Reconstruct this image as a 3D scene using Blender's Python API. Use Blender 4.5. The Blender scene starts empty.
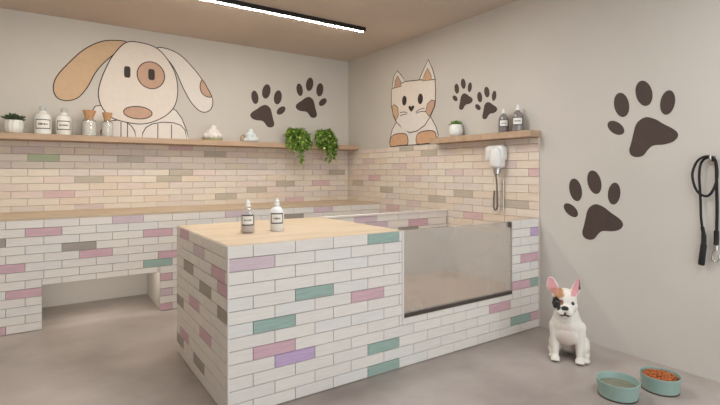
import bpy, bmesh, math, random
from mathutils import Vector, Matrix, noise
PI = math.pi
S = bpy.context.scene
COL = S.collection
rnd = random.Random(7)

# ------------------------------------------------------------------ helpers
def lin(c):
    return tuple(((v/255)/12.92 if v/255 <= .04045 else ((v/255+.055)/1.055)**2.4) for v in c)

def mat(name, rgb, rough=.6, amt=0.0, scale=(8, 8, 8), detail=4, bump=0.0, bscale=60, metal=0.0, spec=.5, rgb2=None, coat=0.0):
    m = bpy.data.materials.new(name); m.use_nodes = True
    nt = m.node_tree; b = nt.nodes['Principled BSDF']
    c = lin(rgb)
    b.inputs['Roughness'].default_value = rough
    b.inputs['Metallic'].default_value = metal
    b.inputs['Specular IOR Level'].default_value = spec
    b.inputs['Coat Weight'].default_value = coat
    tc = nt.nodes.new('ShaderNodeTexCoord'); mp = nt.nodes.new('ShaderNodeMapping')
    mp.inputs['Scale'].default_value = scale
    nt.links.new(tc.outputs['Object'], mp.inputs['Vector'])
    n = nt.nodes.new('ShaderNodeTexNoise'); n.inputs['Scale'].default_value = 1; n.inputs['Detail'].default_value = detail
    nt.links.new(mp.outputs[0], n.inputs['Vector'])
    r = nt.nodes.new('ShaderNodeValToRGB')
    c2 = lin(rgb2) if rgb2 else tuple(v*(1-amt) for v in c)
    c1 = c if rgb2 else tuple(min(1, v*(1+amt*.6)) for v in c)
    r.color_ramp.elements[0].position = .3; r.color_ramp.elements[1].position = .7
    r.color_ramp.elements[0].color = (*c2, 1); r.color_ramp.elements[1].color = (*c1, 1)
    nt.links.new(n.outputs['Fac'], r.inputs['Fac']); nt.links.new(r.outputs['Color'], b.inputs['Base Color'])
    if bump:
        n2 = nt.nodes.new('ShaderNodeTexNoise'); n2.inputs['Scale'].default_value = bscale; n2.inputs['Detail'].default_value = 3
        nt.links.new(tc.outputs['Object'], n2.inputs['Vector'])
        bp = nt.nodes.new('ShaderNodeBump'); bp.inputs['Strength'].default_value = bump; bp.inputs['Distance'].default_value = .004
        nt.links.new(n2.outputs['Fac'], bp.inputs['Height']); nt.links.new(bp.outputs['Normal'], b.inputs['Normal'])
    return m

def glass_mat(name, tint, rough=.03, ior=1.45):
    m = bpy.data.materials.new(name); m.use_nodes = True
    nt = m.node_tree; b = nt.nodes['Principled BSDF']
    b.inputs['Base Color'].default_value = (*lin(tint), 1); b.inputs['Roughness'].default_value = rough
    b.inputs['Transmission Weight'].default_value = 1; b.inputs['IOR'].default_value = ior
    return m

def veil_mat(name, trans, veil_rgb, fac, gloss=.08):
    """thin pane: partly clear, partly a pale diffuse veil, with a sheen"""
    m = bpy.data.materials.new(name); m.use_nodes = True
    nt = m.node_tree; nt.nodes.remove(nt.nodes['Principled BSDF'])
    out = nt.nodes['Material Output']
    t = nt.nodes.new('ShaderNodeBsdfTransparent'); t.inputs['Color'].default_value = (*lin(trans), 1)
    d = nt.nodes.new('ShaderNodeBsdfDiffuse'); d.inputs['Color'].default_value = (*lin(veil_rgb), 1)
    g = nt.nodes.new('ShaderNodeBsdfGlossy'); g.inputs['Roughness'].default_value = .08
    tc = nt.nodes.new('ShaderNodeTexCoord'); n = nt.nodes.new('ShaderNodeTexNoise'); n.inputs['Scale'].default_value = 3
    nt.links.new(tc.outputs['Object'], n.inputs['Vector'])
    mr = nt.nodes.new('ShaderNodeMapRange'); mr.inputs['From Min'].default_value = .3; mr.inputs['From Max'].default_value = .7
    mr.inputs['To Min'].default_value = fac-.06; mr.inputs['To Max'].default_value = fac+.06
    nt.links.new(n.outputs['Fac'], mr.inputs['Value'])
    m1 = nt.nodes.new('ShaderNodeMixShader'); m2 = nt.nodes.new('ShaderNodeMixShader'); m2.inputs[0].default_value = gloss
    nt.links.new(mr.outputs[0], m1.inputs[0]); nt.links.new(t.outputs[0], m1.inputs[1]); nt.links.new(d.outputs[0], m1.inputs[2])
    nt.links.new(m1.outputs[0], m2.inputs[1]); nt.links.new(g.outputs[0], m2.inputs[2]); nt.links.new(m2.outputs[0], out.inputs[0])
    return m

def emit_mat(name, rgb, strength):
    m = bpy.data.materials.new(name); m.use_nodes = True
    b = m.node_tree.nodes['Principled BSDF']
    b.inputs['Base Color'].default_value = (.8, .7, .5, 1)
    b.inputs['Emission Color'].default_value = (*lin(rgb), 1); b.inputs['Emission Strength'].default_value = strength
    return m

def obj(name, bm, mats, parent=None, smooth=None):
    me = bpy.data.meshes.new(name)
    bm.normal_update()
    if smooth is not None:
        for f in bm.faces: f.smooth = True
        for e in bm.edges:
            if len(e.link_faces) == 2 and e.calc_face_angle(0) > smooth: e.smooth = False
    bm.to_mesh(me); bm.free()
    for m in (mats if isinstance(mats, (list, tuple)) else [mats]): me.materials.append(m)
    o = bpy.data.objects.new(name, me); COL.objects.link(o)
    if parent: o.parent = parent
    return o

def tag(o, label, cat, group=None, kind=None):
    o['label'] = label; o['category'] = cat
    if group: o['group'] = group
    if kind: o['kind'] = kind
    return o

def thing(name, label, cat, loc=(0, 0, 0), rotz=0, group=None):
    o = bpy.data.objects.new(name, None); COL.objects.link(o); o.empty_display_size = .05
    o.location = loc; o.rotation_euler = (0, 0, rotz)
    return tag(o, label, cat, group)

def struct(name, bm, m, parent=None, smooth=None):
    o = obj(name, bm, m, parent, smooth); o['kind'] = 'structure'; return o

def box(bm, x0, x1, y0, y1, z0, z1, mi=0, bev=0.0):
    vs = [bm.verts.new(p) for p in ((x0,y0,z0),(x1,y0,z0),(x1,y1,z0),(x0,y1,z0),(x0,y0,z1),(x1,y0,z1),(x1,y1,z1),(x0,y1,z1))]
    fs = [bm.faces.new([vs[i] for i in q]) for q in ((0,3,2,1),(4,5,6,7),(0,1,5,4),(1,2,6,5),(2,3,7,6),(3,0,4,7))]
    for f in fs: f.material_index = mi
    if bev:
        es = list({e for f in fs for e in f.edges})
        r = bmesh.ops.bevel(bm, geom=es, offset=bev, segments=2, affect='EDGES', profile=.5)
        for f in r['faces']: f.material_index = mi
    return bm

def lathe(bm, prof, seg=32, mi=0, c=(0, 0), ribs=0, ribamp=0.0, caps=True):
    rings = []
    for r, z in prof:
        ring = []
        for i in range(seg):
            a = 2*PI*i/seg
            rr = r*(1+ribamp*math.cos(ribs*a)) if ribs else r
            ring.append(bm.verts.new((c[0]+rr*math.cos(a), c[1]+rr*math.sin(a), z)))
        rings.append(ring)
    for a, b in zip(rings, rings[1:]):
        for i in range(seg):
            f = bm.faces.new((a[i], a[(i+1) % seg], b[(i+1) % seg], b[i])); f.material_index = mi
    if caps:
        if prof[0][0] > 1e-5: bm.faces.new(list(reversed(rings[0]))).material_index = mi
        if prof[-1][0] > 1e-5: bm.faces.new(rings[-1]).material_index = mi
    return bm

def tube(bm, pts, r, seg=10, mi=0, flat=1.0, flat_axis=None):
    P = [Vector(p) for p in pts]; rings = []
    R = r if isinstance(r, (list, tuple)) else [r]*len(P)
    up = Vector((0, 0, 1))
    prev = None
    for i, p in enumerate(P):
        t = (P[min(i+1, len(P)-1)]-P[max(i-1, 0)]).normalized()
        if flat_axis is not None:
            w = Vector(flat_axis); w = (w - t*w.dot(t)).normalized(); u = t.cross(w)
        else:
            if prev is None:
                h = up if abs(t.z) < .9 else Vector((1, 0, 0)); u = t.cross(h).normalized()
            else:
                u = (prev - t*prev.dot(t)).normalized()
            w = t.cross(u)
        prev = u
        rings.append([bm.verts.new(p + u*math.cos(2*PI*k/seg)*R[i] + w*math.sin(2*PI*k/seg)*R[i]*flat) for k in range(seg)])
    for a, b in zip(rings, rings[1:]):
        for k in range(seg):
            bm.faces.new((a[k], b[k], b[(k+1) % seg], a[(k+1) % seg])).material_index = mi
    bm.faces.new(rings[0]).material_index = mi; bm.faces.new(list(reversed(rings[-1]))).material_index = mi
    return bm

def spline(pts, n=8, closed=False):
    P = [Vector(p) for p in pts]; out = []; N = len(P)
    for i in range(N if closed else N-1):
        g = lambda j: P[j % N] if closed else P[max(0, min(N-1, j))]
        p0, p1, p2, p3 = g(i-1), g(i), g(i+1), g(i+2)
        for k in range(n):
            t = k/n
            out.append(.5*((2*p1)+(p2-p0)*t+(2*p0-5*p1+4*p2-p3)*t*t+(3*p1-p0-3*p2+p3)*t**3))
    if not closed: out.append(P[-1])
    return out

def ell(bm, c, r, mi=0, rot=None, u=20, v=14):
    M = Matrix.Translation(c) @ (rot.to_4x4() if rot else Matrix.Identity(4)) @ Matrix.Diagonal((*r, 1))
    res = bmesh.ops.create_uvsphere(bm, u_segments=u, v_segments=v, radius=1, matrix=M)
    for f in {f for w in res['verts'] for f in w.link_faces}: f.material_index = mi
    return bm

def limb(bm, p0, r0, p1, r1, n=7, ys=1.0):
    a, b = Vector(p0), Vector(p1)
    for i in range(n):
        t = i/(n-1); r = r0+(r1-r0)*t
        ell(bm, a.lerp(b, t), (r, r*ys, r), u=16, v=10)

def remeshed(bm, voxel, smooth_it=6):
    me = bpy.data.meshes.new('tmp'); bm.to_mesh(me); bm.free()
    o = bpy.data.objects.new('tmp', me); COL.objects.link(o)
    m = o.modifiers.new('r', 'REMESH'); m.mode = 'VOXEL'; m.voxel_size = voxel
    s = o.modifiers.new('s', 'SMOOTH'); s.iterations = smooth_it; s.factor = .5
    dg = bpy.context.evaluated_depsgraph_get(); dg.update()
    me2 = bpy.data.meshes.new_from_object(o.evaluated_get(dg))
    bpy.data.objects.remove(o); bpy.data.meshes.remove(me)
    for p in me2.polygons: p.use_smooth = True
    return me2

# ------------------------------------------------------------------ materials
M = {}
M['paint'] = mat('painted_plaster_greige', (202, 195, 186), .75, .05, (1.3, 1.3, 1.3), 5, .12, 90)
M['ceil'] = mat('ceiling_plaster_taupe', (206, 190, 176), .8, .12, (.9, .9, .9), 6, .15, 50)
M['floor'] = mat('polished_concrete', (182, 171, 164), .38, .16, (1.7, 1.7, 1.7), 9, .08, 30, rgb2=(140, 129, 122))
g_scale = (9, 9, 90)
M['grout'] = mat('grout_grey', (150, 142, 136), .9, .1)
W0 = mat('tile_white', (226, 219, 210), .5, .05, g_scale, 3)
W1 = mat('tile_warm_white', (224, 216, 208), .5, .06, g_scale, 3)
W2 = mat('tile_pale_grey', (222, 217, 211), .5, .06, g_scale, 3)
W3 = mat('tile_blush_white', (223, 215, 209), .5, .06, g_scale, 3)
TP = mat('tile_dusty_pink', (205, 168, 176), .5, .1, g_scale, 3)
TG = mat('tile_sage_green', (152, 174, 164), .5, .12, g_scale, 3)
TD = mat('tile_taupe_grey', (160, 150, 140), .5, .12, g_scale, 3)
TM = mat('tile_mauve', (206, 184, 190), .5, .1, g_scale, 3)
TV = mat('tile_lilac', (190, 164, 196), .5, .1, g_scale, 3)
TILES = [M['grout'], W0, W1, W2, W3, TP, TG, TD, TM, TV]
M['grout_pale'] = mat('grout_cream', (192, 180, 168), .9, .1)
WARM_LIT = [M['grout_pale'], mat('tile_white_lit', (226, 213, 197), .5, .05, g_scale, 3), mat('tile_warm_white_lit', (223, 206, 187), .5, .06, g_scale, 3), mat('tile_pale_grey_lit', (219, 206, 195), .5, .06, g_scale, 3), mat('tile_blush_white_lit', (223, 205, 194), .5, .06, g_scale, 3), mat('tile_pink_lit', (214, 182, 180), .5, .08, g_scale, 3), mat('tile_sage_lit', (178, 186, 152), .5, .08, g_scale, 3),
        mat('tile_taupe_lit', (190, 178, 162), .5, .08, g_scale, 3), mat('tile_mauve_lit', (214, 194, 188), .5, .08, g_scale, 3), TV]  # same tiles as TILES, with the warm lamp wash put into the colours
CI = dict(p=5, g=6, d=7, m=8, v=9)
M['wood'] = mat('pale_oak', (206, 186, 160), .45, .12, (2, 14, 14), 5, 0, rgb2=(190, 166, 138))
M['shelf'] = mat('shelf_oak', (190, 162, 134), .5, .12, (3, 30, 30), 5, 0, rgb2=(172, 142, 116))
M['trim'] = mat('white_edge_trim', (222, 214, 208), .35, .03)
M['basin'] = mat('basin_stone', (206, 199, 190), .35, .06, (3, 3, 3), 4)
M['basin_floor'] = mat('basin_floor_tan', (196, 160, 130), .3, .15, (4, 4, 4), 5)
M['pane'] = veil_mat('reflection_veil_pane', (240, 238, 234), (220, 214, 206), .30, .08)  # pale diffuse veil paints in the reflection haze on the pane
M['channel'] = mat('dark_steel_channel', (86, 76, 72), .4, .1, metal=.4)
M['black'] = mat('black_metal', (26, 23, 22), .45, .1)
M['led'] = emit_mat('led_diffuser', (255, 246, 228), 150)
M['paw'] = mat('paw_vinyl_brown', (72, 56, 50), .65, .06, (20, 20, 20))
M['vcream'] = mat('vinyl_cream', (226, 214, 203), .65, .03, (20, 20, 20))
M['vwhite'] = mat('vinyl_white', (224, 216, 208), .65, .03, (20, 20, 20))
M['vtan'] = mat('vinyl_tan', (205, 172, 138), .65, .05, (20, 20, 20))
M['vterra'] = mat('vinyl_terracotta', (196, 158, 134), .65, .05, (20, 20, 20))
M['vorange'] = mat('vinyl_apricot', (206, 163, 128), .65, .05, (20, 20, 20))
M['vline'] = mat('vinyl_line', (56, 44, 40), .65, .05)
M['ceramic'] = mat('white_ceramic', (228, 226, 220), .3, .03, coat=.3)
M['plastic_white'] = mat('white_plastic', (226, 224, 220), .35, .02)
M['clear'] = veil_mat('clear_glass', (250, 251, 250), (230, 230, 228), .11, .07)
M['stopper'] = veil_mat('stopper_glass', (236, 240, 238), (236, 238, 236), .45, .1)
M['smoke'] = veil_mat('smoked_glass', (196, 188, 186), (176, 168, 166), .42, .08)
M['liquid'] = mat('clear_gel', (196, 182, 176), .3, .05)
M['darkliq'] = mat('grey_gel', (168, 160, 157), .3, .05)
M['label'] = mat('paper_label', (232, 228, 220), .6, .02)
M['ink'] = mat('label_ink', (38, 34, 34), .6, .0)
M['inkgreen'] = mat('label_ink_green', (90, 120, 100), .6, .0)
M['cork'] = mat('cork', (190, 146, 104), .8, .2, (60, 60, 60), 3)
M['powder'] = mat('white_powder', (232, 224, 218), .8, .05, (50, 50, 50))
M['leaf'] = mat('leaf_green', (140, 174, 66), .5, .35, (25, 25, 25), 2)
M['leaf2'] = mat('leaf_dark', (94, 132, 52), .5, .3, (25, 25, 25), 2)
M['leaf3'] = mat('leaf_yellow', (198, 210, 136), .5, .2, (25, 25, 25), 2)
M['succ'] = mat('succulent_dark', (58, 76, 50), .5, .3, (30, 30, 30), 2)
M['soil'] = mat('potting_soil', (60, 46, 36), .95, .3, (60, 60, 60))
M['fluff'] = mat('white_terry', (228, 220, 214), .95, .06, (40, 40, 40), 3, .6, 160)
M['fluffblue'] = mat('pale_blue_terry', (214, 222, 222), .95, .06, (40, 40, 40), 3, .6, 160)
M['saucer'] = mat('pale_green_dish', (190, 190, 140), .5, .05)
M['teal'] = mat('sage_enamel', (146, 170, 161), .4, .06, (6, 6, 6), 3)
M['water'] = veil_mat('still_water', (228, 230, 222), (186, 178, 158), .3, .1)
M['kib'] = mat('kibble_brown', (168, 92, 48), .8, .25, (70, 70, 70), 3, .4, 200)
M['kib2'] = mat('kibble_orange', (192, 112, 60), .8, .2, (70, 70, 70), 3, .4, 200)
M['strap'] = mat('black_webbing', (24, 22, 24), .7, .1, (60, 60, 60))
M['chrome'] = mat('brushed_chrome', (190, 186, 180), .25, .03, metal=.9)
M['hose'] = mat('grey_hose', (104, 96, 90), .4, .08)

# ------------------------------------------------------------------ room
XL, YF, ZC = -4.3, -7.2, 2.487
XI, YI, ZI, YB = -2.354, -2.653, .806, -1.641        # island: left face, front face, top, back face
YK, ZK = -.67, .816                                  # counter front, counter top
BH, BL = .062, .223

struct('floor', box(bmesh.new(), XL-.1, .1, YF, .1, -.1, 0), M['floor'])
struct('ceiling', box(bmesh.new(), XL-.1, .1, YF, .1, ZC, ZC+.1), M['ceil'])
wall_back = struct('wall_back', box(bmesh.new(), XL-.1, .1, 0, .1, 0, ZC), M['paint'])
wall_right = struct('wall_right', box(bmesh.new(), 0, .1, YF, 0, 0, ZC), M['paint'])
struct('wall_left', box(bmesh.new(), XL-.1, XL, YF, 0, 0, ZC), M['paint'])

def brickwork(bm, P, u0, u1, odd, even, k0, k1, regions, colored, th=.006, gap=.0028, zoff=0.0):
    """running bond, cut to the regions (ua, ub, za, zb); P(u, z, n) maps the face to the room"""
    for k in range(k0, k1):
        z0, z1 = k*BH+zoff, (k+1)*BH+zoff
        j = odd if k % 2 else even
        n0 = math.floor((u0-j)/BL)-1; n1 = math.ceil((u1-j)/BL)+1
        for n in range(n0, n1):
            a, b = j+n*BL, j+(n+1)*BL
            mi = rnd.choice((1, 1, 1, 2, 2, 3, 3, 4))
            for (kk, uc, c) in colored:
                if kk == k and a <= uc < b: mi = CI[c]
            for (ua, ub, za, zb) in regions:
                A, B = max(a, ua, u0), min(b, ub, u1); C, D = max(z0, za), min(z1, zb)
                if 0 < A-max(ua, u0) < .03: A = max(ua, u0)
                if B-A < .012 or D-C < .012: continue
                g = gap/2
                A += g; B -= g; C += g; D -= g
                q = [(A, C), (B, C), (B, D), (A, D)]
                lo = [bm.verts.new(P(u, z, 0)) for u, z in q]; e = .0012
                q2 = [(A+e, C+e), (B-e, C+e), (B-e, D-e), (A+e, D-e)]
                hi = [bm.verts.new(P(u, z, th)) for u, z in q2]
                fs = [bm.faces.new(hi)]
                for i in range(4): fs.append(bm.faces.new((lo[i], lo[(i+1) % 4], hi[(i+1) % 4], hi[i])))
                for f in fs: f.material_index = mi
    bmesh.ops.recalc_face_normals(bm, faces=bm.faces)

# tiled splashback on the back wall and on the right wall
bm = bmesh.new(); box(bm, XL, 0, -.006, 0, ZK, 1.41)
brickwork(bm, lambda u, z, n: (u, -.006-n, z), XL, 0, -2.8415, -2.953, 13, 23, [(XL, -.012, ZK, 1.41)],
  [(20, -3.05, 'g'), (20, -2.4, 'd'), (22, -1.95, 'p'), (21, -1.6, 'd'), (17, -2.72, 'd'), (17, -2.05, 'd'), (15, -2.93, 'p'), (14, -1.48, 'd'), (18, -1.92, 'd'),
   (18, -.14, 'd'), (16, -.82, 'd'), (16, -.36, 'p'), (15, -1.16, 'd'), (13, -.73, 'p'), (21, -3.28, 'm'), (19, -.6, 'm'), (13, -2.7, 'm'), (14, -3.4, 'd'), (17, -3.9, 'p')], gap=.0017)
bt = struct('trim_1', bm, WARM_LIT, wall_back)
bm = bmesh.new(); box(bm, -.006, 0, YI, -.012, 0, 1.41)
brickwork(bm, lambda u, z, n: (-.006-n, u, z), YI, -.012, -.667, -.7785, 0, 23, [(YI, -.012, 0, 1.41)],
  [(21, -1.45, 'd'), (22, -1.15, 'd'), (19, -1.0, 'm'), (17, -.55, 'p'), (16, -.22, 'd'), (15, -.78, 'd'), (17, -1.23, 'm'), (14, -1.56, 'd'), (15, -1.9, 'd'),
   (12, -.9, 'p'), (14, -2.45, 'd'), (19, -2.40, 'm'), (18, -2.62, 'p'), (20, -.4, 'm'), (13, -1.2, 'm'), (18, -1.75, 'm'), (12, -2.1, 'p')], gap=.0017)
struct('trim_2', bm, WARM_LIT, wall_right)

# ------------------------------------------------------------------ counter along the back wall
ct = thing('tiled_counter', 'long low tiled counter with oak top and knee recess along the dog mural wall', 'counter', (-2.2, -.35, 0))
def cloc(o, root): o.location = -Vector(root.location); return o
bm = bmesh.new()
XN1, XN2, ZN = -3.075, -2.269, .325
box(bm, XL+.002, XN1-.012, YK+.012, -.005, 0, ZK-.03)
box(bm, XN1-.012, XN2+.012, YK+.012, -.005, ZN, ZK-.03)
box(bm, XN2+.012, -.016, YK+.012, -.005, 0, ZK-.03)
cloc(obj('carcass', bm, M['paint'], ct), ct)
bm = bmesh.new()
regs = [(XL+.002, -.016, 6*BH, ZK-.012), (XL+.002, XN1, .003, 6*BH), (XN1, XN2, ZN, 6*BH), (XN2, -.016, .003, 6*BH)]
for (a, b, c, d) in regs: box(bm, a, b, YK+.006, YK+.012, c, d)
brickwork(bm, lambda u, z, n: (u, YK+.006-n, z), XL, -.016, -2.952, -2.8405, 0, 13, regs,
  [(11, -3.06, 'p'), (9, -2.84, 'd'), (8, -2.73, 'p'), (10, -2.28, 'p'), (6, -2.28, 'g'), (7, -2.2, 'p'), (10, -3.4, 'd'), (7, -3.25, 'p'), (4, -3.18, 'p'), (0, -3.34, 'p'),
   (4, -2.2, 'p'), (12, -1.64, 'm'), (11, -1.05, 'd'), (0, -2.2, 'p'), (12, -.8, 'm'), (2, -2.2, 'm'), (12, -2.5, 'm'), (7, -3.6, 'd')], gap=.0021)
cloc(obj('tile_cladding', bm, TILES, ct), ct)
bm = bmesh.new(); box(bm, XL+.002, -.016, YK, -.014, ZK-.012, ZK+.004)
cloc(obj('worktop', bm, M['wood'], ct), ct)

# ------------------------------------------------------------------ island with bathing tub
isl = thing('grooming_island', 'white tiled grooming island with oak top and sunken glass-fronted dog tub', 'island', (-1.2, -2.15, 0))
T0, T1, ZG0 = -1.302, -.317, .302
bm = bmesh.new(); th = .008
box(bm, XI+th, T0-.002, YI+th, YB, 0, ZI-.012)                     # solid block under the worktop
box(bm, T0-.002, -.016, YI+th, YI+.06, 0, ZG0-.015)                # low wall below the pane
box(bm, T1+.002, -.016, YI+th, YI+.06, ZG0-.015, ZI-.006)          # post by the wall
box(bm, T0-.002, -.016, YB-.05, YB, 0, ZI-.006)                    # tub back wall
cloc(obj('core', bm, M['paint'], isl), isl)
bm = bmesh.new()
fr = [(XI+.004, -.016, .003, 4*BH), (XI+.004, T0-.014, 4*BH, ZI-.002), (T0-.014, T1, 4*BH, ZG0-.014), (T1, -.016, 4*BH, ZI-.002)]
for (a, b, c, d) in fr: box(bm, a, b, YI+th-.002, YI+th, c, d)
brickwork(bm, lambda u, z, n: (u, YI+th-.002-n, z), XI+.004, -.016, -2.119, -2.231, 0, 13, fr,
  [(11, -2.25, 'm'), (12, -1.45, 'g'), (8, -1.9, 'g'), (7, -1.56, 'p'), (6, -2.12, 'g'), (4, -2.12, 'p'), (3, -2.0, 'v'), (2, -1.45, 'g'), (0, -1.45, 'g'),
   (3, -.45, 'p'), (1, -.25, 'g'), (1, -.05, 'p'), (5, -.28, 'p'), (5, -.06, 'g'), (11, -.06, 'v'), (8, -.1, 'p')], gap=.0021)
cloc(obj('front_tile', bm, TILES, isl), isl)
bm = bmesh.new()
sd = [(YI+.004, YB, .003, ZI-.002)]
box(bm, XI+th-.002, XI+th, YI+.004, YB, .003, ZI-.002)
brickwork(bm, lambda u, z, n: (XI+th-.002-n, u, z), YI+.004, YB, -2.043, -1.945, 0, 13, sd,
  [(12, -1.82, 'p'), (11, -2.25, 'm'), (9, -1.93, 'd'), (10, -2.52, 'p'), (9, -2.58, 'p'), (8, -2.28, 'd'), (5, -1.72, 'd'), (6, -2.05, 'p'), (7, -2.55, 'd'),
   (1, -1.7, 'd'), (2, -1.85, 'p'), (4, -2.28, 'p'), (1, -2.17, 'd')], gap=.0021)
cloc(obj('side_tile', bm, TILES, isl), isl)
bm = bmesh.new(); box(bm, XI+.004, T0-.004, YI+.004, YB, ZI-.012, ZI)
cloc(obj('worktop', bm, M['wood'], isl), isl)
cloc(obj('edge_trim', box(bmesh.new(), XI-.001, XI+.006, YI-.001, YI+.006, .002, ZI), M['trim'], isl), isl)
cloc(obj('edge_trim', box(bmesh.new(), T0-.014, T0, YI-.001, YI+.05, ZG0-.014, ZI), M['trim'], isl), isl)
# basin lining: back, right, left, floor
bm = bmesh.new(); zl = .655
box(bm, T0, -.014, YB-.062, YB-.052, .268, zl)
box(bm, -.024, -.0145, YI+.062, YB-.062, .268, zl)
box(bm, T0, T0+.008, YI+.062, YB-.062, .268, ZI-.012)
box(bm, T0+.008, -.024, YI+.0605, YI+.068, .2, ZG0-.016)
cloc(obj('basin', bm, M['basin'], isl), isl)
bm = bmesh.new(); box(bm, T0+.008, -.024, YI+.068, YB-.062, .24, .268)
cloc(obj('basin_floor', bm, M['basin_floor'], isl), isl)
bm = bmesh.new(); box(bm, T0, -.014, YB-.055, YB-.05, zl, ZI-.008)
brickwork(bm, lambda u, z, n: (u, YB-.055-n, z), T0, -.014, -.472, -.5835, 10, 13, [(T0, -.014, zl, ZI-.008)], [(11, -.36, 'p'), (10, -.43, 'd'), (12, -.9, 'm'), (11, -.8, 'm')], gap=.0017)
cloc(obj('basin_tile', bm, TILES, isl), isl)
bm = bmesh.new(); box(bm, T0-.002, -.014, YB-.066, YB+.004, ZI-.008, ZI+.002)
cloc(obj('rim_cap', bm, M['trim'], isl), isl)
bm = bmesh.new(); box(bm, T0+.002, T1-.002, YI+.012, YI+.022, ZG0, ZI-.006)
cloc(obj('glass_pane', bm, M['pane'], isl), isl)
bm = bmesh.new(); box(bm, T0, T1, YI+.002, YI+.034, ZG0-.012, ZG0+.008)
cloc(obj('pane_channel', bm, M['channel'], isl), isl)
bm = bmesh.new(); box(bm, -.345, -.318, YI+.004, YI+.03, ZI-.045, ZI-.01, bev=.002)
cloc(obj('pane_clip', bm, M['channel'], isl), isl)

# ------------------------------------------------------------------ shelves
ZS0, ZS1 = 1.411, 1.4595
bm = bmesh.new(); box(bm, XL+.002, -.002, -.235, -.0005, ZS0, ZS1, bev=.002)
tag(obj('wall_shelf', bm, M['shelf']), 'long oak shelf across the wall under the cartoon dog', 'shelf')
bm = bmesh.new(); box(bm, -.125, -.0005, -2.66, -1.585, ZS0, ZS1, bev=.002)
tag(obj('wall_shelf', bm, M['shelf']), 'short oak shelf right of the cartoon cat', 'shelf')

# ------------------------------------------------------------------ ceiling light
cl = thing('ceiling_light', 'long thin black linear light on the ceiling with a glowing strip', 'ceiling light', (-1.8, -1.215, ZC))
bm = bmesh.new(); box(bm, -2.1, 1.205, -.022, .020, -.034, 0)
obj('housing', bm, M['black'], cl)
bm = bmesh.new(); box(bm, -2.09, 1.195, .003, .0175, -.0365, -.0345)
obj('diffuser', bm, M['led'], cl)

# ------------------------------------------------------------------ wall stickers
def wall_map(which):
    if which == 'back': return lambda u, z, n: Vector((u, -n, z))
    return lambda u, z, n: Vector((-n, u, z))

def plate(bm, P, pts, n0, n1, mi=0):
    lo = [bm.verts.new(P(u, z, n0)) for u, z in pts]; hi = [bm.verts.new(P(u, z, n1)) for u, z in pts]
    f = bm.faces.new(hi); f.material_index = mi
    N = len(pts)
    for i in range(N): bm.faces.new((lo[i], lo[(i+1) % N], hi[(i+1) % N], hi[i])).material_index = mi
    bmesh.ops.triangulate(bm, faces=[f])
    bmesh.ops.recalc_face_normals(bm, faces=bm.faces)

def sm(pts, n=6): return [(p.x, p.y) for p in spline([(u, z, 0) for u, z in pts], n, True)]
def oval(c, ru, rz, ang=0, n=32, power=2.0):
    out = []
    for i in range(n):
        a = 2*PI*i/n
        x = abs(math.cos(a))**(2/power)*ru*(1 if math.cos(a) >= 0 else -1); y = abs(math.sin(a))**(2/power)*rz*(1 if math.sin(a) >= 0 else -1)
        out.append((c[0]+x*math.cos(ang)-y*math.sin(ang), c[1]+x*math.sin(ang)+y*math.cos(ang)))
    return out

def line(bm, P, pts, w, n0, n1, mi, closed=True):
    V = [Vector((u, z)) for u, z in pts]; N = len(V); L = []
    for i in range(N):
        a = V[(i-1) % N] if (closed or i) else V[i]; b = V[(i+1) % N] if (closed or i < N-1) else V[i]
        t = (b-a).normalized(); nn = Vector((-t.y, t.x))*w/2
        L.append([bm.verts.new(P(*(V[i]+s*nn), n)) for s, n in ((-1, n0), (-1, n1), (1, n1), (1, n0))])
    for i in range(N if closed else N-1):
        a, b = L[i], L[(i+1) % N]
        for k in range(3): bm.faces.new((a[k], b[k], b[k+1], a[k+1])).material_index = mi

LW = .0085
def piece(name, which, root, pts, m, lay, outline=True, parent=None, lw=LW):
    P = wall_map(which); bm = bmesh.new()
    n0, n1 = .0004, .0012+.0007*lay
    plate(bm, P, pts, n0, n1, 0)
    if outline: line(bm, P, pts, lw, n1-.0006, n1+.0004, 1, True)
    bmesh.ops.recalc_face_normals(bm, faces=bm.faces)
    o = obj(name, bm, [m, M['vline']], parent or root)
    o.location = -Vector(root.location)
    if parent: o.location = (0, 0, 0)
    return o

dg_root = thing('dog_mural', 'large cartoon puppy sticker with one tan floppy ear on the back wall', 'wall sticker', (-2.3, 0, 1.9))
earL = [(-2.43,2.348),(-2.539,2.351),(-2.646,2.32),(-2.775,2.229),(-2.9,2.08),(-2.973,1.971),(-2.997,1.882),(-2.985,1.812),(-2.949,1.778),(-2.888,1.772),(-2.813,1.807),(-2.745,1.902),(-2.685,2.033),(-2.62,2.131),(-2.526,2.235)]
head = [(-2.43,2.35),(-2.288,2.363),(-2.171,2.333),(-2.081,2.249),(-2.004,2.113),(-1.979,1.953),(-2.004,1.805),(-2.081,1.702),(-2.201,1.63),(-2.317,1.601),(-2.457,1.615),(-2.566,1.654),(-2.633,1.739),(-2.659,1.842),(-2.646,1.948),(-2.606,2.073),(-2.539,2.218)]
earR = [(-2.171,2.333),(-2.081,2.343),(-1.957,2.299),(-1.83,2.184),(-1.732,2.062),(-1.649,1.918),(-1.639,1.851),(-1.659,1.788),(-1.716,1.754),(-1.781,1.772),(-1.856,1.85),(-1.926,1.975),(-2.004,2.146),(-2.081,2.249)]
patch = [(-1.742,2.075),(-1.765,2.014),(-1.749,1.949),(-1.699,1.913),(-1.652,1.921),(-1.69,1.998)]
bodyd = [(-2.60,1.76),(-2.683,1.74),(-2.727,1.656),(-2.748,1.56),(-2.755,1.462),(-1.871,1.462),(-1.895,1.56),(-1.939,1.675),(-1.992,1.75),(-2.05,1.78)]
bo = piece('body', 'back', dg_root, bodyd, M['vwhite'], 0)
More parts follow.
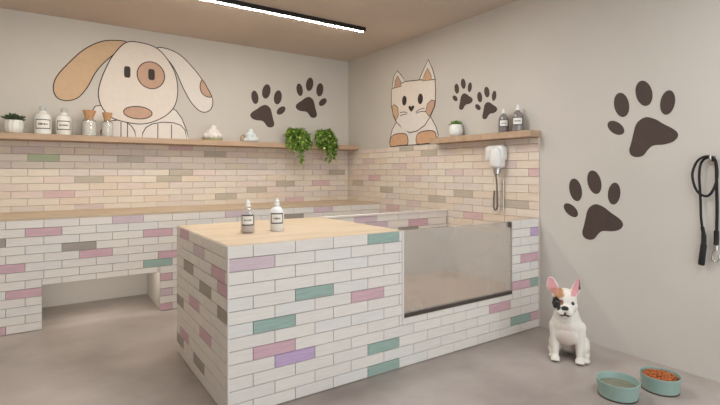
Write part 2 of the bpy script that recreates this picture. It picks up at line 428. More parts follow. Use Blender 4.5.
piece('paw', 'back', dg_root, [(-2.645,1.462)]+[(-2.638,1.52),(-2.615,1.575),(-2.57,1.612),(-2.51,1.626),(-2.44,1.615),(-2.39,1.58),(-2.362,1.53),(-2.351,1.462)], M['vwhite'], 1)
piece('paw', 'back', dg_root, [(-2.298,1.462),(-2.293,1.52),(-2.265,1.572),(-2.21,1.608),(-2.12,1.63),(-2.02,1.63),(-1.95,1.61),(-1.91,1.565),(-1.89,1.462)], M['vwhite'], 1)
P = wall_map('back')
for uz in (-2.477, -2.423, -2.161, -2.037):
    bm = bmesh.new(); line(bm, P, [(uz, 1.462), (uz, 1.612)], LW*.9, .0018, .0026, 0, False)
    o = obj('toe_line', bm, M['vline'], dg_root); o.location = -Vector(dg_root.location)
piece('ear', 'back', dg_root, sm(earL), M['vtan'], 1)['label'] = 'tan floppy ear'
er = piece('ear', 'back', dg_root, sm(earR), M['vwhite'], 1); er['label'] = 'white ear with a terracotta spot'
piece('spot', 'back', dg_root, sm(patch), M['vterra'], 2, parent=er)
piece('head', 'back', dg_root, sm(head), M['vcream'], 2)
eo = piece('eye_patch', 'back', dg_root, oval((-2.221, 2.069), .121, .127), M['vterra'], 3)
piece('eye', 'back', dg_root, oval((-2.425, 2.076), .027, .053, 0, 32, 4), M['vline'], 3, False)
piece('eye', 'back', dg_root, oval((-2.217, 2.076), .029, .052, 0, 32, 4), M['vline'], 4, False)
piece('nose', 'back', dg_root, oval((-2.334, 1.706), .122, .058), M['vterra'], 3)

ct_root = thing('cat_mural', 'cartoon kitten sticker with orange paws beside the short shelf', 'wall sticker', (0, -1.2, 1.8))
bodyc = [(-.945,1.68),(-.869,1.604),(-.838,1.52),(-.822,1.47),(-.835,1.424),(-1.2,1.422),(-1.55,1.422),(-1.568,1.50),(-1.54,1.575),(-1.459,1.685),(-1.2,1.74)]
piece('body', 'right', ct_root, bodyc, M['vwhite'], 0, lw=.009)
e1 = piece('ear', 'right', ct_root, [(-.865,2.0),(-.872,2.07),(-.897,2.159),(-.954,2.21),(-1.015,2.158),(-1.1,2.06)], M['vwhite'], 1, lw=.009)
piece('inner_ear', 'right', ct_root, [(-.905,2.034),(-.923,2.112),(-.958,2.157),(-1.015,2.085),(-1.02,2.037)], M['vterra'], 3, parent=e1, lw=.006)
e2 = piece('ear', 'right', ct_root, [(-1.29,2.04),(-1.304,2.065),(-1.358,2.14),(-1.432,2.232),(-1.489,2.133),(-1.528,2.033),(-1.53,1.98)], M['vwhite'], 1, lw=.009)
piece('inner_ear', 'right', ct_root, [(-1.345,2.04),(-1.385,2.106),(-1.422,2.152),(-1.472,2.073),(-1.481,2.028)], M['vorange'], 3, parent=e2, lw=.006)
headc = [(-.86,2.03),(-.98,2.06),(-1.085,2.076),(-1.304,2.056),(-1.42,2.04),(-1.526,2.023),(-1.535,1.93),(-1.532,1.836),(-1.523,1.774),(-1.459,1.68),(-1.383,1.603),(-1.265,1.556),(-1.153,1.548),(-1.036,1.605),(-.937,1.675),(-.885,1.751),(-.857,1.852),(-.855,1.95)]
piece('head', 'right', ct_root, headc, M['vcream'], 2, lw=.009)
piece('muzzle', 'right', ct_root, oval((-1.194, 1.655), .19, .098), M['vwhite'], 3, False)
piece('cheek_patch', 'right', ct_root, [(-.866,1.851),(-.882,1.765),(-.937,1.69),(-.975,1.741),(-.965,1.825),(-.91,1.86)], M['vtan'], 3, lw=.007)
piece('cheek_patch', 'right', ct_root, [(-1.440,1.685),(-1.395,1.738),(-1.421,1.806),(-1.477,1.837),(-1.525,1.824),(-1.518,1.77),(-1.468,1.70)], M['vterra'], 3, lw=.007)
piece('eye', 'right', ct_root, oval((-1.072, 1.882), .036, .05), M['vline'], 3, False)
piece('eye', 'right', ct_root, oval((-1.318, 1.868), .038, .052), M['vline'], 3, False)
piece('nose', 'right', ct_root, sm([(-1.138,1.809),(-1.16,1.82),(-1.182,1.806),(-1.205,1.818),(-1.227,1.805),(-1.215,1.78),(-1.184,1.758),(-1.152,1.78)], 3), M['vline'], 3, False)
P = wall_map('right')
for a, b in (((-1.0, 1.765), (-1.12, 1.755)), ((-1.0, 1.73), (-1.12, 1.74)), ((-1.25, 1.748), (-1.38, 1.77)), ((-1.25, 1.735), (-1.4, 1.735))):
    bm = bmesh.new(); line(bm, P, [a, ((a[0]+b[0])/2, (a[1]+b[1])/2+.008), b], .007, .0033, .0041, 0, False)
    o = obj('whisker', bm, M['vline'], ct_root); o.location = -Vector(ct_root.location)
piece('paw', 'right', ct_root, sm([(-.842,1.428),(-.846,1.51),(-.914,1.546),(-1.036,1.548),(-1.111,1.525),(-1.126,1.435),(-1.0,1.426)], 4), M['vorange'], 4, lw=.008)
piece('paw', 'right', ct_root, sm([(-1.270,1.43),(-1.265,1.51),(-1.325,1.543),(-1.44,1.548),(-1.514,1.536),(-1.541,1.50),(-1.535,1.432),(-1.4,1.426)], 4), M['vorange'], 4, lw=.008)

# paw prints: traced once (u, z about the pad centre), placed with a similarity per print
PAD = [(-3.399,1.487),(-3.36,1.473),(-3.334,1.441),(-3.32,1.386),(-3.307,1.331),(-3.296,1.289),(-3.307,1.257),(-3.34,1.243),(-3.379,1.252),(-3.405,1.285),(-3.437,1.311),(-3.498,1.315),(-3.545,1.329),(-3.569,1.356),(-3.565,1.383),(-3.539,1.408),(-3.492,1.438),(-3.449,1.469)]
C0 = (-3.418, 1.373)
TOES = [((-3.248, 1.58), .046, .080, 12), ((-3.383, 1.635), .047, .081, 14), ((-3.515, 1.562), .040, .072, -7), ((-3.212, 1.436), .036, .062, 52)]
PAD = [(-(u-C0[0]), z-C0[1]) for u, z in PAD]                      # x to the viewer's right
TOES = [((-(c[0]-C0[0]), c[1]-C0[1]), a, b, an) for c, a, b, an in TOES]

def similarity(src, dst):
    ns = len(src); cs = sum((complex(*p) for p in src), 0)/ns; cd = sum((complex(*p) for p in dst), 0)/ns
    num = sum((complex(*d)-cd)*(complex(*s)-cs).conjugate() for s, d in zip(src, dst)); den = sum(abs(complex(*s)-cs)**2 for s in src)
    a = num/den; return a, cd-a*cs

def paw_print(which, dst, label, mirror):
    sgn = -1 if which == 'right' else 1
    src = [t[0] for t in TOES]+[(0, 0)]
    if mirror: src = [(-x, y) for x, y in src]
    d = [(u*sgn, z) for u, z in dst]
    a, b = similarity(src, d)
    def T(x, y):
        if mirror: x = -x
        w = a*complex(x, y)+b
        return (w.real*sgn, w.imag)
    u0, z0 = T(0, 0)
    root = thing('paw_print', label, 'wall sticker', (u0, 0, z0) if which == 'back' else (0, u0, z0), 0, 'brown paw print stickers on the walls')
    piece('pad', which, root, sm([T(x, y) for x, y in PAD], 4), M['paw'], 0, False)
    for c, ra, rb, an in TOES:
        pts = [T(c[0]+p[0], c[1]+p[1]) for p in oval((0, 0), ra, rb, math.radians(an))]
        piece('toe', which, root, pts, M['paw'], 0, False)

paw_print('right', [(-2.935, 1.026), (-3.072, 1.082), (-3.2, 1.01), (-2.897, .883), (-3.108, .825)], 'big brown paw print above the bulldog, the lower of the large pair', False)
paw_print('right', [(-3.248, 1.58), (-3.383, 1.635), (-3.515, 1.562), (-3.212, 1.436), (-3.418, 1.373)], 'big brown paw print next to the leash, the upper of the large pair', False)
paw_print('back', [(-.925, 1.975), (-1.061, 2.032), (-1.188, 1.959), (-.89, 1.827), (-1.076, 1.762)], 'brown paw print between dog cartoon and its twin, lower one of the back wall', True)
paw_print('back', [(-.397, 2.109), (-.531, 2.164), (-.657, 2.091), (-.357, 1.965), (-.545, 1.902)], 'brown paw print above the trailing plants, next to the room corner', True)
paw_print('right', [(-1.807, 1.899), (-1.882, 1.928), (-1.959, 1.885), (-1.785, 1.814), (-1.908, 1.774)], 'small brown paw print right beside the cartoon kitten', False)
paw_print('right', [(-2.073, 1.785), (-2.149, 1.818), (-2.223, 1.776), (-2.052, 1.705), (-2.172, 1.665)], 'small brown paw print left of and above the grey bottles', False)

# ------------------------------------------------------------------ bottles, jars, pots
CAM = Vector((-3.0591, -4.798, 1.15))
def facing(x, y): return math.atan2(CAM.y-y, CAM.x-x)

def curved(bm, r, a0, a1, z0, z1, mi, n=14):
    L = []
    for i in range(n+1):
        a = a0+(a1-a0)*i/n
        L.append([bm.verts.new((r*math.cos(a), r*math.sin(a), z)) for z in (z0, z1)] + [bm.verts.new(((r-.0006)*math.cos(a), (r-.0006)*math.sin(a), z)) for z in (z1, z0)])
    for p, q in zip(L, L[1:]):
        for k in range(4): bm.faces.new((p[k], q[k], q[(k+1) % 4], p[(k+1) % 4])).material_index = mi
    bm.faces.new(L[0]).material_index = mi; bm.faces.new(list(reversed(L[-1]))).material_index = mi

def add_label(root, r, z0, z1, half, ang, ink='ink', strokes=3, frame=True, seed=1):
    bm = bmesh.new(); rr = random.Random(seed)
    bw = min(.0065, (z1-z0)*.12)
    if frame: curved(bm, r+.0008, ang-half, ang+half, z0, z1, 1)
    da = bw/r
    curved(bm, r+.0014, ang-half+da, ang+half-da, z0+bw, z1-bw, 0)
    zc = (z0+z1)/2; h = (z1-z0)*.06
    # illegible pencil-like scrawl: short strokes of uneven length
    w = (half-da)*1.3; a = ang-w/2
    while a < ang+w/2-.04:
        st = rr.uniform(.05, .16); hh = h*rr.uniform(.7, 1.7)
        curved(bm, r+.0019, a, min(a+st, ang+w/2), zc-hh, zc+hh, 2, 2); a += st+.045
    bmesh.ops.recalc_face_normals(bm, faces=bm.faces)
    return obj('label', bm, [M['label'], M['ink'], M[ink]], root)

def bottle(name, label, x, y, z, r, h, bodymat, capmat, group=None, ink='ink', liquid=None, cap='stopper', seed=1, lab=(.30, .66), half=.95, rot=0.0, square=False):
    t = thing(name, label, 'bottle', (x, y, z), 0, group)
    hb = h*.80                                                     # body up to the neck
    prof = [(r*.93, 0), (r, .006), (r, hb*.70), (r*.97, hb*.77), (r*.90, hb*.80), (r*.88, hb*.84), (r*.60, hb*.91), (r*.46, hb*.94), (r*.44, hb+.008)] if square else [(r*.90, 0), (r, .006), (r, hb*.60), (r*.98, hb*.68), (r*.86, hb*.80), (r*.62, hb*.90), (r*.36, hb*.95), (r*.30, hb*.97), (r*.30, hb), (r*.36, hb+.001), (r*.36, hb+.008)]
    obj('body', lathe(bmesh.new(), prof, 40), bodymat, t, .6)
    if liquid:
        lp = [(r*.82, .006), (r*.9, .010), (r*.9, hb*.30)]
        obj('contents', lathe(bmesh.new(), lp, 32), liquid, t, .6)
    z0 = hb+.0085
    if cap == 'stopper':
        cp = [(r*.40, z0), (r*.42, z0+.004), (r*.34, z0+h*.04), (r*.44, z0+h*.08), (r*.47, z0+h*.11), (r*.38, z0+h*.155), (0.0001, h*1.0)]
    else:
        cp = [(r*.40, z0-h*.055), (r*.42, z0-h*.05), (r*.40, z0), (r*.34, z0+.003), (r*.34, h*.93), (r*.20, h*.95), (r*.18, h-.003), (r*.10, h)]
    obj('stopper' if cap == 'stopper' else 'cap', lathe(bmesh.new(), cp, 24), capmat, t, .6)
    add_label(t, r, hb*lab[0], hb*lab[1]+.006, half, facing(x, y)+rot, ink, 3, True, seed)
    return t

# island top
bottle('soap_bottle', 'clear glass bottle with green-printed black-framed label on the island', -2.104, -2.24, ZI, .040, .187, M['clear'], M['plastic_white'], 'bottles on the island', 'inkgreen', M['liquid'], 'cap', 3)
bottle('soap_bottle', 'opaque white bottle on the island top, right of the clear bottle', -1.930, -2.25, ZI, .041, .190, M['plastic_white'], M['plastic_white'], 'bottles on the island', 'ink', None, 'cap', 4)
# back shelf
bottle('shampoo_bottle', 'white bottle with black-framed label next to the succulent on the long shelf', -3.07, -.12, ZS1, .060, .235, M['ceramic'], M['stopper'], 'white bottles on the long shelf', 'ink', None, 'stopper', 5, (.24, .62), .95, 0, True)
bottle('shampoo_bottle', 'white bottle with black-framed label next to the corked jars on the long shelf', -2.925, -.12, ZS1, .057, .228, M['ceramic'], M['stopper'], 'white bottles on the long shelf', 'ink', None, 'stopper', 6, (.24, .62), .95, 0, True)
# right wall shelf
bottle('grey_bottle', 'smoky grey bottle nearer the small potted plant on the short shelf', -.065, -2.375, ZS1, .040, .190, M['smoke'], M['plastic_white'], 'grey bottles on the short shelf', 'ink', M['darkliq'], 'cap', 7, (.28, .62))
bottle('grey_bottle', 'smoky grey bottle by the outer end of the short shelf', -.065, -2.505, ZS1, .043, .205, M['smoke'], M['plastic_white'], 'grey bottles on the short shelf', 'ink', M['darkliq'], 'cap', 8, (.28, .62))

def jar(label, x, y, r, h, seed):
    t = thing('corked_jar', label, 'jar', (x, y, ZS1), 0, 'corked glass jars on the long shelf')
    hb = h*.60
    obj('glass', lathe(bmesh.new(), [(r*.93, 0), (r, .004), (r, hb), (r*.94, hb+.005), (r*.60, hb+.010), (r*.60, hb+.016), (r*.72, hb+.020), (r*.68, hb+.020), (r*.54, hb+.014), (r*.54, hb+.008), (r*.9, hb+.002), (r*.94, hb-.004), (r*.94, .006), (0.0001, .005)], 36), M['clear'], t, .7)
    obj('contents', lathe(bmesh.new(), [(r*.91, .008), (r*.92, hb*.93), (r*.5, hb*.99), (.0001, hb)], 32), M['powder'], t, .7)
    obj('cork', lathe(bmesh.new(), [(r*.47, hb+.004), (r*.52, hb+.018), (r*.88, h-.008), (r*.88, h-.002), (r*.82, h)], 28), M['cork'], t, .6)
jar('corked glass jar of white powder, the bigger one before the cartoon dog', -2.738, -.12, .058, .225, 1)
jar('corked glass jar of white powder, the slimmer one before the cartoon dog', -2.60, -.12, .046, .215, 2)

def leaf(bm, base, d, up, L, W, mi=0, fold=.25):
    d = Vector(d).normalized(); s = d.cross(Vector(up))
    s = s.normalized() if s.length > 1e-4 else Vector((1, 0, 0)); n = s.cross(d)
    B = Vector(base); rows = []
    for t, w in ((0, .15), (.3, .9), (.6, .85), (.85, .4), (1, 0.03)):
        c = B+d*L*t - n*L*.18*t*t
        rows.append([bm.verts.new(c-s*W*w+n*W*fold*w), bm.verts.new(c), bm.verts.new(c+s*W*w+n*W*fold*w)])
    for a, b in zip(rows, rows[1:]):
        for k in range(2): bm.faces.new((a[k], a[k+1], b[k+1], b[k])).material_index = mi

def succulent(bm, z, n=26, L=.07, mi=0):
    for i in range(n):
        a = i*2.39996; t = i/n; el = math.radians(12+65*t)
        d = Vector((math.cos(a)*math.cos(el), math.sin(a)*math.cos(el), math.sin(el)))
        s = d.cross(Vector((0, 0, 1))).normalized(); u = s.cross(d)
        l = L*(1-.35*t)*rnd.uniform(.85, 1.15)
        R = Matrix((s, d, u)).transposed()
        ell(bm, Vector((0, 0, z))+d*l*.55, (l*.2, l*.55, l*.1), mi, R, 8, 6)

t = thing('potted_succulent', 'dark succulent in a ribbed white pot next to the long shelf bottles', 'potted plant', (-3.262, -.12, ZS1))
obj('pot', lathe(bmesh.new(), [(.046, 0), (.056, .012), (.064, .05), (.062, .09), (.056, .108), (.050, .108), (.050, .098), (.0001, .098)], 64, ribs=12, ribamp=.03), M['ceramic'], t, .9)
obj('soil', lathe(bmesh.new(), [(.048, .0985), (.048, .102), (.0001, .104)], 24), M['soil'], t)
bm = bmesh.new(); succulent(bm, .1, 30, .085); obj('rosette', bm, M['succ'], t, 1.0)
t = thing('potted_succulent', 'small green succulent in a round white pot on the short shelf', 'potted plant', (-.07, -1.862, ZS1))
obj('pot', lathe(bmesh.new(), [(.034, 0), (.048, .008), (.060, .035), (.062, .06), (.056, .09), (.047, .106), (.042, .106), (.043, .096), (.0001, .096)], 48), M['ceramic'], t, .9)
obj('soil', lathe(bmesh.new(), [(.042, .0965), (.042, .100), (.0001, .102)], 24), M['soil'], t)
bm = bmesh.new(); succulent(bm, .095, 26, .062); obj('rosette', bm, M['leaf2'], t, 1.0)

# trailing plants
def trailing(label, x, y, seed):
    rr = random.Random(seed)
    t = thing('trailing_plant', label, 'hanging plant', (x, y, ZS1), 0, 'trailing plants on the long shelf')
    obj('pot', lathe(bmesh.new(), [(.05, 0), (.055, .004), (.066, .075), (.066, .085), (.060, .085), (.058, .072), (.0001, .07)], 32), M['ceramic'], t, .9)
    obj('soil', lathe(bmesh.new(), [(.057, .0725), (.0001, .078)], 24), M['soil'], t)
    bm = bmesh.new(); sb = bmesh.new()
    for i in range(34):                                             # vines over the front lip
        a = rr.uniform(-PI*.95, -PI*.05) if i < 24 else rr.uniform(0, PI)
        out = rr.uniform(.06, .135) if i < 24 else rr.uniform(.03, .09)
        drop = rr.uniform(.0, .27)*((1-.75*abs(math.cos(a))) if i < 24 else .2)
        c, s = math.cos(a), math.sin(a)
        yo = min(s*out, 0) - .10 if i < 24 else s*out*.6
        if i < 24: yo = max(yo, -.20)
        p = [(c*.02, s*.02, .075), (c*out*.7, yo*.55, .12+rr.uniform(0, .045)), (c*out, yo, .07), (c*out*1.05, yo-.012, .04-drop*.5), (c*out*.95, yo-.010, .02-drop)]
        if i >= 24: p = p[:3]
        pts = spline(p, 5)
        tube(sb, pts, .0018, 5)
        for j in range(2, len(pts)):
            for _ in range(2 if j > 5 else 3):
                d = Vector((rr.uniform(-1, 1), rr.uniform(-1, .25), rr.uniform(-.8, .5)))
                leaf(bm, pts[j], d, (0, -.3, 1), rr.uniform(.030, .055), rr.uniform(.012, .020), rr.choice((0, 0, 0, 1, 1, 2)))
    f = obj('foliage', bm, [M['leaf'], M['leaf2'], M['leaf3']], t); f['kind'] = 'stuff'
    obj('stems', sb, M['leaf2'], t)
trailing('bushy green trailing plant hanging over the long shelf, farther from the corner', -.785, -.115, 11)
trailing('bushy green trailing plant hanging over the long shelf, nearer the corner', -.435, -.115, 12)

# white wash poufs
def pouf(label, x, m, seed, w, h, dish):
    rr = random.Random(seed)
    t = thing('wash_pouf', label, 'bath pouf', (x, -.12, ZS1), 0, 'white wash poufs on the long shelf')
    z0 = .016 if dish else 0
    bm = bmesh.new()
    for i in range(9):
        a = 2*PI*i/9; r = w*.30
        rad = w*rr.uniform(.15, .20)
        ell(bm, (r*math.cos(a)*1.1, r*math.sin(a)*.8, z0+rad*.85), (rad, rad, rad*.85))
    ell(bm, (0, 0, z0+h*.42), (w*.30, w*.27, h*.36)); ell(bm, (w*.04, 0, z0+h*.80), (w*.15, w*.14, h*.2))
    for i in range(7):
        a = 2*PI*i/7+.3; ell(bm, (w*.22*math.cos(a), w*.18*math.sin(a), z0+h*.48), (w*.12, w*.12, h*.17))
    me = remeshed(bm, .006, 4); me.materials.append(m)
    o = bpy.data.objects.new('pouf', me); COL.objects.link(o); o.parent = t
    zmin = min(v.co.z for v in me.vertices); o.location.z = z0-zmin
    if dish: obj('dish', lathe(bmesh.new(), [(w*.30, 0), (w*.44, .006), (w*.46, .016), (w*.44, .016), (.0001, .0155)], 36), M['saucer'], t, .6)
    else:
        lp = [(-w*.30, -.01, .03), (-w*.48, -.03, .07), (-w*.60, -.03, .05), (-w*.62, -.02, .008)]  # arc tube modelled in place of the shadow left of the pouf
        obj('shadow_arc', tube(bmesh.new(), spline(lp, 6), .006, 8), M['cork'], t, 1)
pouf('white bath pouf on a pale green dish, close to the cartoon dog', -1.672, M['fluff'], 21, .205, .145, True)
pouf('bluish white bath pouf with a modelled shadow arc, under a brown paw print', -1.285, M['fluffblue'], 22, .175, .145, False)

# ------------------------------------------------------------------ dryer on the tiled wall
dr = thing('wall_dryer', 'white wall-mounted dryer with looped grey hose under the short shelf', 'dryer', (-.0125, -2.285, 1.27))
bm = bmesh.new(); box(bm, -.085, 0, -.095, .085, -.035, .095, bev=.03); obj('body', bm, M['plastic_white'], dr, .8)
bm = bmesh.new(); box(bm, -.115, -.01, -.085, .015, -.09, .075, bev=.028); obj('handset', bm, M['plastic_white'], dr, .8)
obj('nozzle', tube(bmesh.new(), [(-.06, -.03, -.085), (-.062, -.03, -.11), (-.07, -.035, -.14)], [.034, .03, .022], 16), M['chrome'], dr, .8)
hp = spline([(-.066, -.02, -.13), (-.05, -.018, -.2), (-.04, -.016, -.33), (-.035, -.012, -.40), (-.033, .008, -.425), (-.03, .027, -.40), (-.025, .030, -.32), (-.02, .030, -.27)], 8)
obj('hose', tube(bmesh.new(), hp, .0065, 10), M['hose'], dr, 1)
obj('rail', tube(bmesh.new(), [(-.018, -.055, -.18), (-.018, -.055, -.43)], .007, 10), M['chrome'], dr, 1)

# ------------------------------------------------------------------ leash and hook
hk = thing('wall_hook', 'small metal hook on the wall holding the black leash', 'hook', (0, -3.745, 1.215))
obj('plate', box(bmesh.new(), -.006, 0, -.014, .014, -.026, .026, bev=.002), M['chrome'], hk, .8)
obj('prong', tube(bmesh.new(), spline([(-.004, 0, .0), (-.03, 0, -.004), (-.046, 0, .006), (-.048, 0, .026)], 6), .006, 10), M['chrome'], hk, 1)
ls = thing('dog_leash', 'black webbing leash hanging coiled from the wall hook', 'leash', (0, -3.745, 1.2))
def strap(name, pts, w, m, closed=False, th=.35, xo=-.022):
    P3 = spline([(xo+(.004*math.sin(i*1.7)), u+3.745, z-1.2) for i, (u, z) in enumerate(pts)], 8, closed)
    if closed: P3.append(P3[0].copy()); 
    W = w if not isinstance(w, list) else [w[min(len(w)-1, int(i/8))] for i in range(len(P3))]
    return obj(name, tube(bmesh.new(), P3, W, 8, 0, th, (1, 0, 0)), m, ls, 1)
strap('coil', [(-3.656,1.122),(-3.663,1.179),(-3.69,1.222),(-3.73,1.237),(-3.757,1.222),(-3.77,1.185),(-3.772,1.107),(-3.747,1.037),(-3.714,1.017),(-3.675,1.049)], .0068, M['strap'], True, .35, -.034)
strap('strap', [(-3.745,1.232),(-3.712,1.226),(-3.692,1.195),(-3.686,1.13),(-3.687,1.06),(-3.69,.98),(-3.694,.90),(-3.701,.835)], .0068, M['strap'], False, .35, -.022)
strap('padded_grip', [(-3.700,.845),(-3.7055,.80),(-3.707,.745),(-3.702,.69),(-3.694,.632)], [.010,.013,.016,.0165,.013], M['strap'], False, .6, -.024)
strap('strap', [(-3.742,1.232),(-3.757,1.215),(-3.765,1.17),(-3.767,1.08),(-3.767,.95),(-3.765,.81)], .0082, M['strap'], False, .35, -.020)
strap('sleeve', [(-3.765,.83),(-3.764,.79),(-3.764,.752)], .0125, M['strap'], False, .6, -.022)
bm = bmesh.new(); tube(bm, [(-.022, -.019, -.45), (-.022, -.019, -.475)], .011, 12)
tube(bm, spline([(-.022, -.019, -.47), (-.022, -.005, -.49), (-.022, -.003, -.525), (-.022, -.017, -.54), (-.022, -.033, -.525), (-.022, -.031, -.50)], 5), .0045, 8)
obj('clasp', bm, M['chrome'], ls, .9)['label'] = 'silver snap clasp'

# ------------------------------------------------------------------ bowls
def bowl(label, x, y, r, h):
    t = thing('pet_bowl', label, 'bowl', (x, y, 0), 0, 'sage green pet bowls')
    obj('body', lathe(bmesh.new(), [(r*.84, 0), (r*.90, .003), (r*.985, h*.9), (r, h-.004), (r*.995, h), (r*.96, h), (r*.945, h-.006), (r*.88, .022), (r*.80, .014), (.0001, .013)], 64), M['teal'], t, .9)
    obj('foot_ring', lathe(bmesh.new(), [(r*.86, .0002), (r*.915, .0004), (r*.925, .007), (r*.90, .0085)], 64, caps=False), M['channel'], t, .9)
    return t
bowl('sage green pet bowl of water, nearer the camera', -.612, -3.54, .101, .084)
bowl('sage green pet bowl filled with brown kibble, against the wall side', -.358, -3.63, .095, .084)
bm = lathe(bmesh.new(), [(.0862, .0235), (.0900, .052), (.0001, .0521)], 48)
bmesh.ops.translate(bm, verts=bm.verts, vec=(-.612, -3.54, .0))
tag(obj('water', bm, M['water'], None, .6), 'clear water in the nearer sage bowl', 'water', None, 'stuff')
bm = bmesh.new(); rk = random.Random(5)
lathe(bm, [(.079, .0245), (.084, .062), (.05, .068), (.0001, .070)], 32, c=(-.358, -3.63))
for i in range(430):
    a = rk.uniform(0, 2*PI); q = math.sqrt(rk.random())*.080
    z = .069+.010*(1-(q/.08)**2)+rk.uniform(-.004, .005)
    s = rk.uniform(.0048, .0066)
    R = Matrix.Rotation(rk.uniform(0, PI), 3, 'X') @ Matrix.Rotation(rk.uniform(0, PI), 3, 'Y')
    ell(bm, (-.358+q*math.cos(a), -3.63+q*math.sin(a), z), (s, s*.9, s*.6), rk.choice((0, 1)), R, 7, 5)
tag(obj('kibble', bm, [M['kib'], M['kib2']], None, .9), 'brown dry kibble heaped in the sage bowl', 'dog food', None, 'stuff')

# ------------------------------------------------------------------ French bulldog, sitting, facing the camera
dog = thing('french_bulldog', 'white French bulldog puppy with a dark eye patch sitting on the floor', 'dog', (-.425, -3.145, 0), math.radians(-58))
bm = bmesh.new()
HX = -.018
ell(bm, (HX, .005, .378), (.070, .068, .066))                       # skull
ell(bm, (HX, -.01, .345), (.074, .060, .052))                       # cheeks
ell(bm, (HX+.002, -.055, .335), (.042, .032, .030))                 # muzzle
ell(bm, (HX-.022, -.062, .318), (.026, .028, .027)); ell(bm, (HX+.026, -.062, .318), (.026, .028, .027))
ell(bm, (HX+.002, -.045, .292), (.030, .032, .020))                 # chin
limb(bm, (-.012, .02, .325), .062, (-.008, .045, .25), .078, 6)     # neck
ell(bm, (-.008, .045, .215), (.090, .078, .092))                    # chest
ell(bm, (-.008, .03, .165), (.075, .068, .075))
limb(bm, (-.005, .07, .20), .078, (.012, .15, .105), .098, 8)       # trunk down to the rump
ell(bm, (.085, .10, .075), (.040, .075, .066)); ell(bm, (-.072, .12, .072), (.040, .072, .064))   # thighs
limb(bm, (.100, .10, .03), .026, (.098, .025, .020), .019, 6); ell(bm, (.099, .01, .017), (.024, .030, .017))
limb(bm, (-.092, .12, .03), .026, (-.085, .05, .020), .019, 6); ell(bm, (-.086, .03, .017), (.024, .030, .017))
for sx in (-1, 1):                                                  # forelegs
    ox = -.003
    limb(bm, (ox+sx*.066, .035, .205), .040, (ox+sx*.068, .022, .115), .029, 7)
    limb(bm, (ox+sx*.068, .022, .115), .029, (ox+sx*.068, .002, .035), .0205, 7)
    px = ox+sx*.068
    ell(bm, (px, -.014, .019), (.027, .032, .0185))
    for k in (-1.5, -.5, .5, 1.5): ell(bm, (px+k*.0125, -.038+abs(k)*.004, .0135), (.0078, .014, .0125), u=10, v=8)
# ears: broad at the base, rounded tip, thin front to back
def ear(b, m, t, r, ys=.42):
    limb(bm, b, r[0], m, r[1], 7, ys); limb(bm, m, r[1], t, r[2], 9, ys)
ear((HX-.050, .012, .412), (HX-.070, .012, .448), (HX-.078, .008, .484), (.030, .036, .023))
ear((HX+.052, .012, .420), (HX+.064, .012, .450), (HX+.072, .008, .496), (.026, .026, .012))
me = remeshed(bm, .0042, 5)
zmin = min(v.co.z for v in me.vertices)
for v in me.vertices: v.co.z -= zmin

# push hollow into the ear fronts, then mark the coat
earsegs = [((HX-.050, .412), (HX-.070, .448), (HX-.078, .484), .038, -1), ((HX+.052, .42), (HX+.064, .45), (HX+.072, .496), .026, 1)]
def segd(p, a, b):
    ax, az = a; bx, bz = b; dx, dz = bx-ax, bz-az
    t = max(0, min(1, ((p[0]-ax)*dx+(p[1]-az)*dz)/(dx*dx+dz*dz))); return math.hypot(p[0]-ax-dx*t, p[1]-az-dz*t), t
def ear_in(p, e):
    d1, t1 = segd(p, e[0], e[1]); d2, t2 = segd(p, e[1], e[2])
    return min(d1/e[3], d2/(e[3]*(1-(.35 if e[4] < 0 else .5)*t2)))
nrm = [v.normal.copy() for v in me.vertices]
for v, n in zip(me.vertices, nrm):
    if v.co.z > .405 and n.y < -.3:
        for e in earsegs:
            q = ear_in((v.co.x, v.co.z), e)
            if q < .75 and (v.co.x-HX)*e[4] > .040: v.co.y += .006*(1-(q/.75)**2)
me.update()
ca = me.color_attributes.new('coat', 'FLOAT_COLOR', 'POINT')
WHT, PNK, TAN, BLK, RED, CHS = [Vector(lin(c)) for c in ((226, 219, 208), (218, 158, 160), (176, 130, 88), (34, 28, 26), (120, 62, 40), (206, 184, 174))]
def inside(x, z, c, r, soft=.25, jit=0.0):
    d = math.hypot((x-c[0])/r[0], (z-c[1])/r[1])+jit
    return max(0, min(1, (1-d)/soft+.5))
for i, v in enumerate(me.vertices):
    x, y, z = v.co; n = nrm[i]; c = WHT.copy()
    j = .22*noise.noise(v.co*70)
    def put(col, f): 
        global c
        c = c.lerp(col, f)
    if y < .07 and z < .30: put(CHS, .7*inside(x, z, (-.006, .13), (.048, .10), .6, j))
    if y < .06 and z > .28:
        put(TAN, inside(x, z, (HX-.036, .418), (.032, .030), .3, j))
        put(BLK, inside(x, z, (HX-.046, .362), (.027, .036), .25, j))
        put(RED, .9*inside(x, z, (HX-.016, .372), (.011, .016), .4, j))
        if y < -.02:
            put(BLK, inside(x, z, (HX+.002, .309), (.0055, .014), .3, j))
            put(BLK, inside(x, z, (HX-.012, .299), (.016, .0055), .3, j)); put(BLK, inside(x, z, (HX+.016, .299), (.016, .0055), .3, j))
            put(CHS, .5*inside(x, z, (HX+.002, .284), (.024, .012), .4, j))
    if z > .405:
        for k, e in enumerate(earsegs):
            q = ear_in((x, z), e)
            if (x-HX)*e[4] > .034 and q < 1.1:
                if n.y < .1: put(PNK, max(0, min(1, (.86-q)/.2)))
                if k == 1 and x > HX+.075 and z > .44 and q > .55: put(BLK, .85)
                if k == 0 and z < .44: put(TAN, .6*inside(x, z, (HX-.05, .42), (.03, .03), .4, j))
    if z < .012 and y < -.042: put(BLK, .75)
    if y > .02 and z < .04 and abs(x) < .04: put(CHS, .4)
    ca.data[i].color = (*c, 1)
mc = bpy.data.materials.new('short_coat'); mc.use_nodes = True
nt = mc.node_tree; b = nt.nodes['Principled BSDF']; b.inputs['Roughness'].default_value = .75
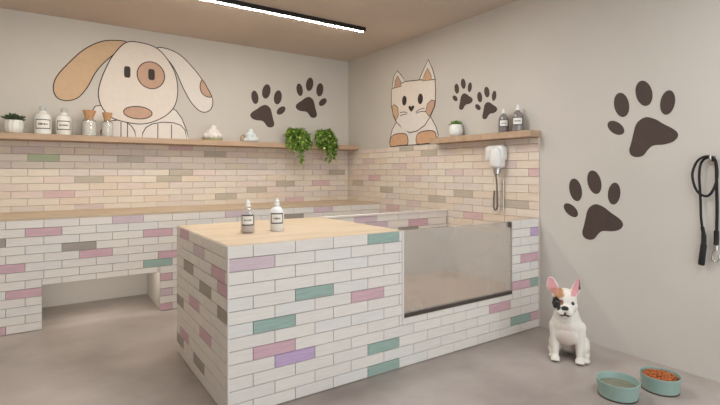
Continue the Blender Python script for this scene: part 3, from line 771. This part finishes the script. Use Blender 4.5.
at = nt.nodes.new('ShaderNodeAttribute'); at.attribute_name = 'coat'; nt.links.new(at.outputs['Color'], b.inputs['Base Color'])
nz = nt.nodes.new('ShaderNodeTexNoise'); nz.inputs['Scale'].default_value = 320; bp = nt.nodes.new('ShaderNodeBump'); bp.inputs['Strength'].default_value = .3; bp.inputs['Distance'].default_value = .002
tc = nt.nodes.new('ShaderNodeTexCoord'); nt.links.new(tc.outputs['Object'], nz.inputs['Vector']); nt.links.new(nz.outputs['Fac'], bp.inputs['Height']); nt.links.new(bp.outputs['Normal'], b.inputs['Normal'])
me.materials.append(mc); me.name = 'body'
body = bpy.data.objects.new('body', me); COL.objects.link(body); body.parent = dog
from mathutils.bvhtree import BVHTree
bvh = BVHTree.FromPolygons([v.co for v in me.vertices], [p.vertices for p in me.polygons])
def front(x, z):
    h = bvh.ray_cast(Vector((x, -1, z)), Vector((0, 1, 0)))
    return h[0] if h[0] else Vector((x, -.06, z))
M['eye'] = mat('dog_eye', (14, 11, 10), .08, .0, coat=.8)
M['nose'] = mat('dog_nose', (24, 20, 20), .4, .1, (200, 200, 200), 2, .3, 300)
for ex in (HX-.041, HX+.043):
    p = front(ex, .367)
    obj('eye', ell(bmesh.new(), p+Vector((0, .003, 0)), (.0125, .009, .0115)), M['eye'], body, 1)
p = front(HX+.002, .342)
bm = bmesh.new(); ell(bm, p+Vector((0, .004, .002)), (.021, .012, .0125)); ell(bm, p+Vector((-.009, -.001, -.001)), (.010, .009, .009)); ell(bm, p+Vector((.009, -.001, -.001)), (.010, .009, .009))
obj('nose', bm, M['nose'], body, 1)

# ------------------------------------------------------------------ light
def area(name, loc, rot, sx, sy, power, rgb):
    l = bpy.data.lights.new(name, 'AREA'); l.shape = 'RECTANGLE'; l.size = sx; l.size_y = sy; l.energy = power; l.color = rgb
    o = bpy.data.objects.new(name, l); COL.objects.link(o); o.location = loc; o.rotation_euler = rot; return o
area('added_daylight_fill', (-2.1, YF+.05, 1.24), (math.radians(90), 0, 0), 4.1, 2.36, 72, (.85, .94, 1.0))  # added fill lamp behind the camera, no shopfront is modelled
area('added_recess_fill', (-2.67, -.62, ZN-.02), (math.radians(62), 0, 0), .7, .03, 1.3, (1.0, .95, .86))  # added lamp to brighten the knee recess, no fixture there
area('added_ceiling_fill', (-1.7, -2.25, ZC-.03), (0, 0, 0), 1.2, .4, 26, (.93, .97, 1.0))  # added fill out of view, brightens the walls and island top
area('added_ceiling_fill', (-1.2, -4.6, ZC-.03), (0, 0, 0), 1.6, .6, 24, (.90, .96, 1.0))  # added fill out of view, brightens the floor and right wall

w = bpy.data.worlds.new('sky'); S.world = w; w.use_nodes = True
w.node_tree.nodes['Background'].inputs[0].default_value = (.80, .88, 1.0, 1); w.node_tree.nodes['Background'].inputs[1].default_value = .5

cam = bpy.data.cameras.new('camera'); co = bpy.data.objects.new('camera', cam); COL.objects.link(co)
co.location = CAM; co.rotation_euler = (math.radians(90), 0, -.5926)
cam.sensor_width = 36; cam.lens = 468.4158/720*36; cam.shift_y = -(202.5-172.105)/720; cam.clip_start = .02
S.camera = co
S.view_settings.view_transform = 'Standard'; S.view_settings.look = 'None'; S.view_settings.exposure = .12; S.view_settings.gamma = 1
S.view_settings.use_curve_mapping = False
S.cycles.use_denoising = True; S.cycles.max_bounces = 8
